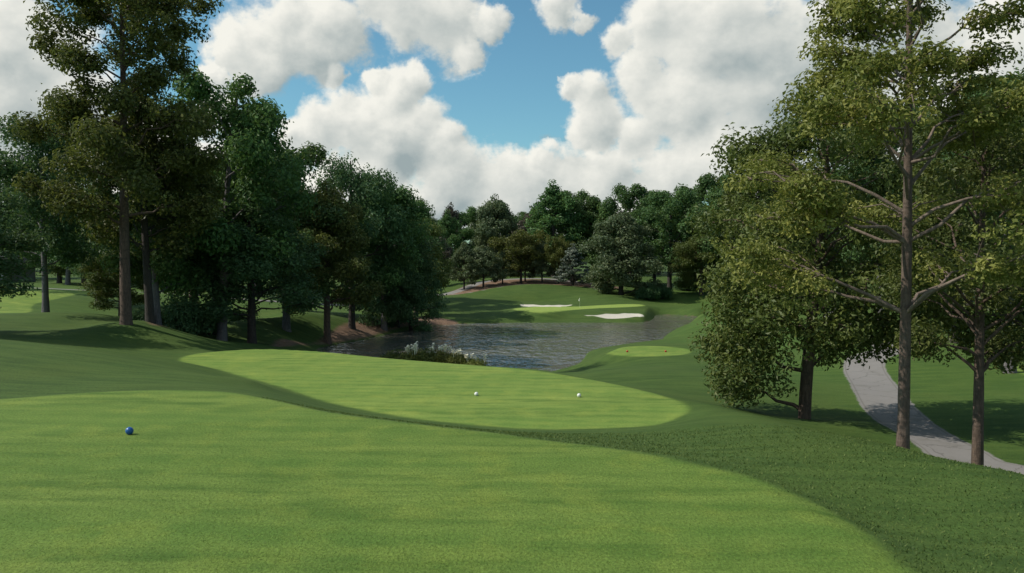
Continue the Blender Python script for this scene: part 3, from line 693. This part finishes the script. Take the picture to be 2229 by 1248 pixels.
    for k, (px, Y, hh, ww, kd, lab) in enumerate([
        (1650, 96, 15.5, 4.8, 'O', 'olive tree behind the left part of the broad bushy tree'),
        (1715, 100, 16, 5.2, 'Y', 'green tree behind the top of the broad bushy tree'),
        (1790, 88, 15, 5, 'D', 'dark tree behind the broad bushy tree where the path vanishes'),
        (1880, 96, 16, 5.2, 'Y', 'green tree where the path vanishes, seen left of the pale limbed trunk'),
        (1960, 92, 15.5, 5, 'D', 'dark tree behind the pale limbed trunk'),
        (2040, 84, 16.5, 5, 'Y', 'green tree behind the right limbs of the pale limbed tree'),
        (2110, 78, 16, 5, 'D', 'dark tree behind the slim forked tree'),
        (2180, 72, 17.5, 5, 'G', 'tall green tree at the right edge beyond the meadow'),
        (2260, 68, 16, 5, 'D', 'dark tree beyond the right edge of the meadow'),
        (2205, 40, 14.8, 4.0, 'G', 'tall saturated green tree at the upper right corner'),
        (2335, 27, 13.0, 4.2, 'O', 'olive tree whose boughs reach in at the right edge above the meadow'),
        (2085, 52, 16.5, 4.4, 'D', 'tall dark tree between the pale limbed trunk and the slim forked tree'),
        (1920, 62, 17.0, 4.6, 'G', 'tall green tree just left behind the pale limbed trunk')]):
        put(kd, px, Y, hh, ww, k * 1.7 + .4, 'deciduous_tree', lab)
    # back row that closes the view
    rr = np.random.default_rng(99)
    for k, px in enumerate(list(range(-120, 900, 78)) + list(range(930, 1640, 72)) + list(range(1640, 2420, 90))):
        Y = rr.uniform(160, 185); kd = 'YAVYDG'[k % 6]
        hh = 12.5 if 880 < px < 1180 else 14.5
        put(kd, px, Y, hh * rr.uniform(.9, 1.08), 5.6, rr.uniform(0, 6), 'deciduous_tree', 'distant green tree of the back row that closes the view behind all other trees', 'back row of distant trees')

def shrub(seed, leaf, h, R, size, per, n=16):
    rng = np.random.default_rng(seed)
    T = Parts(); cen = []; rad = []
    for k in range(n):
        a = k * 2.4 + rng.uniform(-.4, .4); rr = R * math.sqrt((k + .5) / n) * .8
        tip = np.array([math.cos(a) * rr, math.sin(a) * rr, h * (.9 - .45 * (rr / R) ** 2) * rng.uniform(.75, 1)])
        V, Q = tube(np.array([[tip[0] * .1, tip[1] * .1, -.1], tip * .5 + rng.normal(size=3) * .03, tip]), [.02, .014, .006], 4); T.add(V, Q)
        for f in (.45, .8, 1.0): cen.append(tip * np.array([.9 + .1 * f, .9 + .1 * f, f])); rad.append(R * .33 * rng.uniform(.8, 1.2))
    return T.mesh('stem', MAT['bark_dark']), leaf_mesh('foliage', cen, rad, per, size, MAT[leaf], rng, .8, .4)
def put_shrub(label, ms, px, Y, rot, sc, group=None, flowers=None, name='shrub'):
    x = X(px, Y); root = link(name, None); root.location = (x, Y, Hz(x, Y) - .03); root.rotation_euler = (0, 0, rot); root.scale = sc
    tag(root, label, 'shrub', group); link('stem', ms[0], root); link('foliage', ms[1], root)
    for fm in (flowers or []): link('flower', fm, root)
    return root

def flower_mesh(rng, p):
    """upright white plume: a short stalk with pointed petals"""
    Vs = []; Qs = []; n = 0
    V, Q = tube(np.array([[p[0] * .8, p[1] * .8, p[2] - .3], p, p + np.array([0, 0, .1])]), [.008, .012, .01], 5); Vs.append(V); Qs.append(Q); n += len(V)
    for k in range(24):
        a = rng.uniform(0, 6.28); zz = rng.uniform(-.06, .16); l = rng.uniform(.08, .13)
        d = np.array([math.cos(a), math.sin(a), rng.uniform(-.1, .6)]); d /= np.linalg.norm(d)
        s = np.array([-math.sin(a), math.cos(a), 0]) * l * .4
        c = p + np.array([0, 0, zz])
        Vs.append(np.array([c, c + d * l * .55 + s, c + d * l, c + d * l * .55 - s])); Qs.append(np.array([[0, 1, 2, 3]]) + n); n += 4
    return np_mesh('flower', np.concatenate(Vs), np.concatenate(Qs), MAT['petal'], False)

def build_shrubs():
    make_plain('petal', (.88, .84, .66), .6, .2, .06)
    a = shrub(41, 'leaf_olive', 1.25, .95, .11, 70); b = shrub(42, 'leaf_lime', 1.1, .75, .11, 60); c = shrub(43, 'leaf_deep', 2.0, 1.5, .2, 90); d = shrub(44, 'leaf_lime', .7, .7, .1, 40)
    rng = np.random.default_rng(8)
    def fl(n, h, R, s=1.0): return [flower_mesh(rng, np.array([rng.uniform(-R, R), rng.uniform(-R, R) * .5, h * rng.uniform(.84, 1.02)])) for _ in range(n)]
    put_shrub('dark olive shrub without flowers at the left end of the pond side row', a, 862, 42.5, .3, (1.05, 1.05, 1.0), 'shrubs along the pond edge')
    put_shrub('olive shrub with several white flower plumes, largest of the pond side row', b, 902, 42.2, 1.2, (1.15, 1.15, 1.22), 'shrubs along the pond edge', fl(11, 1.1, .55))
    put_shrub('dark olive shrub right of the largest flowering shrub by the pond', a, 934, 42, 2.2, (1, 1, 1.02), 'shrubs along the pond edge', fl(3, 1.22, .5))
    put_shrub('golden shrub with white plumes in the middle of the pond side row', b, 963, 41.8, 3.3, (1, 1, 1.15), 'shrubs along the pond edge', fl(10, 1.1, .5))
    put_shrub('small yellow-green flowering shrub near the right end of the pond side row', b, 996, 41.4, 4.1, (.95, .95, 1.0), 'shrubs along the pond edge', fl(9, 1.1, .45))
    put_shrub('lowest flowering shrub at the right end of the pond side row', d, 1034, 41, .5, (1.05, 1.05, 1.1), 'shrubs along the pond edge', fl(6, .72, .5))
    put_shrub('large dark shrub below the left group, left of the pale grey trunk', c, 415, 51, .2, (1.15, 1.15, 1.3))
    put_shrub('rounded dark shrub against the pale grey trunk', c, 448, 54, 1.9, (.75, .75, .95))
    put_shrub('small leafy shrub at the foot of the black leaning trunk', c, 300, 47.5, 2.9, (.5, .5, .5))
    put_shrub('low leafy shrub behind the ash grey trunk', c, 365, 52.5, 4.4, (.6, .6, .75))
    put_shrub('dark rounded shrub at the far meadow edge left of the single dark trunk', c, 1412, 109.5, .7, (1.2, 1.2, 1.0))
    put_shrub('dark low shrub right beside the single dark trunk of the far meadow', c, 1440, 111, 2.7, (1.15, 1.15, .95))
    put_shrub('dim shrub between the trunks at the back of the far meadow', c, 1500, 119, 3.7, (1.6, 1.6, 1.3))

# ------------------------------------------------------------------ small things
def lathe(prof, n=24):
    V = []; Q = []
    for r, z in prof:
        for k in range(n): V.append((r * math.cos(2 * math.pi * k / n), r * math.sin(2 * math.pi * k / n), z))
    m = len(prof)
    for i in range(m - 1):
        for k in range(n): Q.append((i * n + k, i * n + (k + 1) % n, (i + 1) * n + (k + 1) % n, (i + 1) * n + k))
    return np.array(V, float), np.array(Q)
def box(cx, cy, cz, sx, sy, sz):
    V = np.array([(cx + a * sx / 2, cy + b * sy / 2, cz + c * sz / 2) for c in (-1, 1) for b in (-1, 1) for a in (-1, 1)], float)
    Q = np.array([(0, 2, 3, 1), (4, 5, 7, 6), (0, 1, 5, 4), (2, 6, 7, 3), (0, 4, 6, 2), (1, 3, 7, 5)])
    return V, Q
def build_markers():
    make_plain('marker_blue', (.008, .09, .32), .28, .6); make_plain('marker_white', (.78, .78, .74), .35, .5, .04); make_plain('marker_red', (.42, .03, .015), .35, .5)
    make_plain('marker_spike', (.12, .12, .12), .5, .5)
    def marker(mat, px, py, z, r, label, group=None):
        x, y = G(px, py, z)
        root = link('tee_marker', None); root.location = (x, y, Hz(x, y)); tag(root, label, 'tee marker', group)
        pr = [(max(r * math.sin(a), .0005), r * .93 - r * math.cos(a)) for a in np.linspace(0, math.pi, 15)]
        V, Q = lathe(pr); link('ball', np_mesh('ball', V, Q, MAT[mat]), root)
        V, Q = lathe([(.003, -.12), (.009, -.06), (.009, .03)], 8); link('spike', np_mesh('spike', V, Q, MAT['marker_spike']), root)
    marker('marker_blue', 282, 946, Z1, .066, 'blue ball tee marker on the nearest tee at left')
    marker('marker_white', 1037, 862, Z2, .064, 'white ball tee marker, left one on the middle tee', 'white tee markers')
    marker('marker_white', 1260.5, 865, Z2, .064, 'white ball tee marker, right one on the middle tee', 'white tee markers')
    marker('marker_red', 1365.5, 767, Z3, .065, 'red tee marker, left one on the small oval tee', 'red tee markers')
    marker('marker_red', 1449, 767, Z3, .065, 'red tee marker, right one on the small oval tee', 'red tee markers')
    # flagstick
    make_plain('flag_cloth', (.8, .8, .74), .8, .1, .05); make_plain('flag_pole', (.6, .6, .5), .4, .5)
    x, y = G(1262, 668.5, ZG)
    root = link('flagstick', None); root.location = (x, y, Hz(x, y)); tag(root, 'white flag on a thin pole on the putting green', 'flag')
    hh = 1.12
    V, Q = lathe([(.009, -.1), (.009, hh * .5), (.007, hh), (.001, hh + .01)], 8); link('pole', np_mesh('pole', V, Q, MAT['flag_pole']), root)
    g = []; nx, nz = 6, 8                      # limp cloth hanging in folds
    for k in range(nz):
        for i in range(nx):
            f = i / (nx - 1); v = k / (nz - 1)
            w = .16 * (.35 + .65 * v)
            g.append((-f * w, .035 * math.sin(f * 7 + v * 2) * f, hh - .01 - v * .4 - f * .06 * (1 - v)))
    q = [(k * nx + i, k * nx + i + 1, (k + 1) * nx + i + 1, (k + 1) * nx + i) for k in range(nz - 1) for i in range(nx - 1)]
    me = np_mesh('flag', np.array(g), np.array(q), MAT['flag_cloth'])
    fo = link('flag', me, root); so = fo.modifiers.new('thick', 'SOLIDIFY'); so.thickness = .006
    V, Q = lathe([(.054, -.1), (.054, .004), (.048, .006), (.048, -.1)], 16); link('hole_rim', np_mesh('hole_rim', V, Q, MAT['marker_white']), root)

def build_house():
    make_plain('siding', (.16, .155, .16), .8, .2); make_plain('roofing', (.045, .045, .05), .9, .1); make_plain('pale_panel', (.36, .36, .38), .7, .2); make_plain('dark_glass', (.02, .025, .03), .1, .6)
    Y = 108; x0 = X(22, Y); zg = Hz(x0 - 4, Y)
    root = link('house', None); root.location = (x0 - 5.0, Y + 3, zg - .1); tag(root, 'low grey house half out of view at the far left under the trees', 'house')
    V, Q = box(0, 0, 1.3, 9.6, 6, 2.6); link('wall', np_mesh('wall', V, Q, MAT['siding'], False), root)
    e = .5
    R = np.array([(-4.8 - e, -3 - e, 2.6), (4.8 + e, -3 - e, 2.6), (4.8 + e, 3 + e, 2.6), (-4.8 - e, 3 + e, 2.6), (-3, 0, 4.3), (3, 0, 4.3),
                  (-4.8 - e, -3 - e, 2.45), (4.8 + e, -3 - e, 2.45), (4.8 + e, 3 + e, 2.45), (-4.8 - e, 3 + e, 2.45)], float)
    me = np_mesh('roof', R, [np.array([(0, 1, 5, 4), (2, 3, 4, 5), (0, 6, 7, 1), (1, 7, 8, 2), (2, 8, 9, 3), (3, 9, 6, 0), (6, 9, 8, 7)]), np.array([(1, 2, 5), (3, 0, 4)])], MAT['roofing'], False)
    link('roof', me, root)
    V, Q = box(3.4, -3.03, 1.15, 1.5, .06, 2.1); d = link('door', np_mesh('door', V, Q, MAT['pale_panel'], False), root)
    V, Q = box(2.8, -3.08, 1.1, .06, .05, .12); link('handle', np_mesh('handle', V, Q, MAT['roofing'], False), d)
    for wx in (.8, -2.2):
        V, Q = box(wx, -3.03, 1.5, 1.4, .06, 1.1); w = link('window', np_mesh('window', V, Q, MAT['pale_panel'], False), root)
        V, Q = box(wx, -3.065, 1.5, 1.2, .02, .9); link('pane', np_mesh('pane', V, Q, MAT['dark_glass'], False), w)

def build_blades():
    rng = np.random.default_rng(4)
    n = 70000
    r = 5.5 + 13 * rng.uniform(size=n) ** 1.25; a = np.radians(rng.uniform(-36, 36, n))
    x = np.sin(a) * r; y = np.cos(a) * r
    z, S = terrain(x, y)
    tee = np.minimum(S['tee1'], S['tee2'])
    keep = (tee > -.08 + .2 * rng.uniform(size=n)) & (S['path'] > .05) & (S['mulch'] > .1)
    x, y, z = x[keep], y[keep], z[keep]; n = len(x)
    hgt = rng.uniform(.014, .036, n) * (.6 + .6 * rng.uniform(size=n)); wd = rng.uniform(.004, .009, n) * (1 + r[keep] * .03)
    th = rng.uniform(0, 6.28, n); lean = rng.normal(size=(n, 2)) * .55
    b = np.stack([x, y, z], 1); s = np.stack([np.cos(th) * wd, np.sin(th) * wd, np.zeros(n)], 1)
    tip = b + np.stack([lean[:, 0] * hgt, lean[:, 1] * hgt, hgt], 1)
    V = np.stack([b - s, b + s, tip], 1).reshape(-1, 3)
    me = np_mesh('rough_grass', V, np.arange(3 * n).reshape(-1, 3), MAT['blade'], False, {'tint': rng.uniform(size=n) ** 1.5})
    q = 170000
    r = 6.5 + 9 * rng.uniform(size=q) ** 1.3; a = np.radians(rng.uniform(-36, 34, q)); x = np.sin(a) * r; y = np.cos(a) * r
    z, S = terrain(x, y); kp = S['tee1'] < -.05; x, y, z = x[kp], y[kp], z[kp]; q = len(x)
    hg = rng.uniform(.006, .013, q); w2 = rng.uniform(.002, .004, q); th = rng.uniform(0, 6.28, q); ln = rng.normal(size=(q, 2)) * .8
    b = np.stack([x, y, z], 1); s2 = np.stack([np.cos(th) * w2, np.sin(th) * w2, np.zeros(q)], 1)
    V2 = np.stack([b - s2, b + s2, b + np.stack([ln[:, 0] * hg, ln[:, 1] * hg, hg], 1)], 1).reshape(-1, 3)
    m2 = np_mesh('mown_grass', V2, np.arange(3 * q).reshape(-1, 3), MAT['blade_mown'], False, {'tint': rng.uniform(size=q)})
    tag(link('mown_grass', m2), 'short clipped grass blades of the nearest tee', 'grass', None, 'stuff')
    tag(link('rough_grass', me), 'uncut grass blades of the rough around the nearest tees', 'grass', None, 'stuff')

# ------------------------------------------------------------------ sky, sun, camera
CLOUDS = [  # photo centre and radius of each puff
    (610, 75, 140), (730, 70, 110), (505, 105, 85), (560, 165, 85), (690, 120, 90), (462, 188, 40), (735, 165, 42),
    (880, 20, 120), (980, 45, 120), (1072, 48, 52), (1015, 105, 50), (830, 0, 100),
    (1222, 15, 65), (1265, 42, 40),
    (862, 205, 85), (900, 180, 52), (820, 165, 40), (770, 270, 110), (690, 285, 90), (920, 285, 95), (990, 300, 48), (830, 330, 150), (640, 310, 70), (960, 340, 110),
    (1240, 190, 48), (1290, 205, 75), (1300, 265, 90), (1400, 170, 110), (1440, 60, 110), (1560, 90, 210), (1680, 150, 230), (1720, 290, 230), (1500, 250, 160), (1345, 95, 60), (1400, 290, 90),
    (1050, 400, 115), (1130, 450, 130), (1000, 365, 75), (980, 410, 120), (1100, 390, 95), (1180, 345, 60), (1210, 400, 120), (1330, 385, 110), (1450, 385, 130), (1590, 360, 150), (920, 470, 110), (1080, 480, 120), (1250, 480, 130), (1420, 480, 130),
    (60, 150, 150), (40, 300, 200), (0, 40, 120), (-60, 420, 220), (170, 230, 110), (480, 250, 60), (330, 330, 110), (1900, 80, 220), (2000, 330, 260), (2250, 200, 260),
    (500, 420, 200), (300, 450, 160), (740, 430, 170), (1700, 450, 220)]
def build_world():
    w = bpy.data.worlds.new('World'); SC.world = w; w.use_nodes = True
    g = bpy.data.node_groups.new('CloudField', 'ShaderNodeTree')
    g.interface.new_socket('Vector', in_out='INPUT', socket_type='NodeSocketVector')
    GREY = [(1740, 260, 230, .62), (1850, 120, 200, .45), (1600, 60, 150, .35), (660, 115, 110, .4), (905, 335, 85, .6), (1180, 470, 110, .55), (1000, 480, 140, .6), (60, 260, 150, .7), (1480, 245, 80, .35), (760, 310, 70, .3), (1390, 400, 60, .3)]
    g.interface.new_socket('Density', in_out='OUTPUT', socket_type='NodeSocketFloat'); g.interface.new_socket('Shade', in_out='OUTPUT', socket_type='NodeSocketFloat')
    t = NT(g); gi = t.node('NodeGroupInput'); go = t.node('NodeGroupOutput')
    v = gi.outputs[0]
    wn = t.noise(v, 11, 5, .6, 'Color')
    warp = t.vmath('SCALE', t.vmath('SUBTRACT', wn, (.5, .5, .5)), .06)
    warp = t.vmath('ADD', warp, t.vmath('SCALE', t.vmath('SUBTRACT', t.noise(v, 38, 4, .6, 'Color'), (.5, .5, .5)), .024))
    vv = t.vmath('ADD', v, warp)
    acc = None; num = None; den_ = None
    L = Vector((-.72, -.1, .68))
    for px, py, r in CLOUDS:
        d = Vector(ray(px, py)).normalized(); rr = r * .87 / F
        dif = t.vmath('SUBTRACT', vv, tuple(d))
        k = t.math('MULTIPLY_ADD', t.vmath('LENGTH', dif, None, 1), -1.0 / rr, 1.0)
        acc = k if acc is None else t.math('SMOOTH_MAX', acc, k, .15)
        kp = t.math('MAXIMUM', k, .004); kq = t.math('MULTIPLY', kp, kp)
        sh = t.vmath('DOT_PRODUCT', dif, tuple(L / rr), 1)
        num = t.math('MULTIPLY', sh, kq) if num is None else t.math('MULTIPLY_ADD', sh, kq, num)
        den_ = kq if den_ is None else t.math('ADD', den_, kq)
    shade = t.math('DIVIDE', num, den_)
    # the rest of the dome: broken cloud of its own
    sep = t.node('ShaderNodeSeparateXYZ'); t.l.new(v, sep.inputs[0])
    out_of_view = t.ramp(sep.outputs[1], .72, .85, 1.0, 0.0)
    over = t.ramp(sep.outputs[2], .36, .5)
    rest = t.math('MULTIPLY_ADD', t.noise(v, 3.2, 3, .5), 4.0, -2.0)
    rest = t.math('ADD', rest, t.math('MULTIPLY_ADD', t.math('MAXIMUM', out_of_view, over), 2.0, -2.0))
    acc = t.math('MAXIMUM', acc, rest)
    acc = t.math('MAXIMUM', acc, -.8)
    fbv = t.scalevec(v, (1, 1, 1.3))
    fb = t.noise(fbv, 15, 9, .6)
    fb2 = t.noise(t.vmath('ADD', fbv, (-.016, 0, .026)), 15, 4, .5)
    den = t.math('MULTIPLY_ADD', t.math('SUBTRACT', fb, .5), 1.4, acc)
    t.l.new(den, go.inputs[0])
    gacc = 0.0
    for px, py, r, a in GREY:
        d = Vector(ray(px, py)).normalized()
        gacc = t.math('ADD', t.ramp(t.vmath('DISTANCE', vv, tuple(d), 1), r / F, .15 * r / F, 0.0, a), gacc)
    t.l.new(t.math('SUBTRACT', t.math('MULTIPLY_ADD', t.math('SUBTRACT', fb, fb2), 1.1, t.math('MULTIPLY', t.math('MINIMUM', t.math('MAXIMUM', shade, -1), 1), .7)), t.math('MULTIPLY', gacc, .55)), go.inputs[1])
    t = NT(w.node_tree); t.n.clear()
    out = t.node('ShaderNodeOutputWorld'); bg = t.node('ShaderNodeBackground')
    vec = t.vmath('NORMALIZE', t.node('ShaderNodeTexCoord').outputs['Generated'])
    fld = t.node('ShaderNodeGroup'); fld.node_tree = g; t.put(fld.inputs[0], vec)
    d0, shd = fld.outputs[0], fld.outputs[1]
    sky = t.node('ShaderNodeTexSky', sky_type='NISHITA', sun_disc=False)
    sky.sun_elevation = SUN_EL; sky.sun_rotation = math.pi / 2 - SUN_AZ; sky.altitude = 200; sky.air_density = 1.0; sky.dust_density = .6; sky.ozone_density = 1.6
    skyc = t.mix(1.0, sky.outputs[0], C(.74, 1.12, 1.08), 'MULTIPLY')
    thick = t.ramp(d0, .2, 1.0)
    soft = t.noise(vec, 8, 4, .55)
    white = t.math('ADD', t.math('MULTIPLY_ADD', shd, 1.05, .68), t.math('MULTIPLY', t.math('SUBTRACT', soft, .62), t.math('MULTIPLY', thick, .8)), clamp=True)
    cc = t.mix(white, C(3.1, 3.75, 3.85), C(8.6, 8.5, 7.8))
    cover = t.ramp(d0, .02, .4)
    col = t.mix(cover, skyc, cc)
    t.put(bg.inputs[0], col); bg.inputs[1].default_value = .106
    t.l.new(bg.outputs[0], out.inputs[0])
    w.cycles.sampling_method = 'MANUAL'; w.cycles.sample_map_resolution = 512

def build_light_camera():
    l = bpy.data.lights.new('sun', 'SUN'); l.energy = 4.0; l.angle = math.radians(.53); l.color = (1, .945, .84)
    o = link('sun', l)
    d = Vector((math.cos(SUN_AZ) * math.cos(SUN_EL), math.sin(SUN_AZ) * math.cos(SUN_EL), math.sin(SUN_EL)))
    o.rotation_euler = (-d).to_track_quat('-Z', 'Y').to_euler()
    cam = bpy.data.cameras.new('camera'); cam.sensor_width = 36; cam.lens = F / 2229 * 36; cam.clip_end = 6000; cam.clip_start = .05
    c = link('camera', cam); c.location = (0, 0, EYE); c.rotation_euler = (math.pi / 2 - PITCH, 0, 0)
    SC.camera = c
    SC.view_settings.view_transform = 'Standard'; SC.view_settings.look = 'None'; SC.view_settings.exposure = 0; SC.view_settings.gamma = 1

build_world(); build_light_camera(); build_ground(); build_markers(); build_house(); build_shrubs(); build_trees(); build_blades()
SC.render.engine = 'CYCLES'
SC.cycles.max_bounces = 6; SC.cycles.transparent_max_bounces = 4
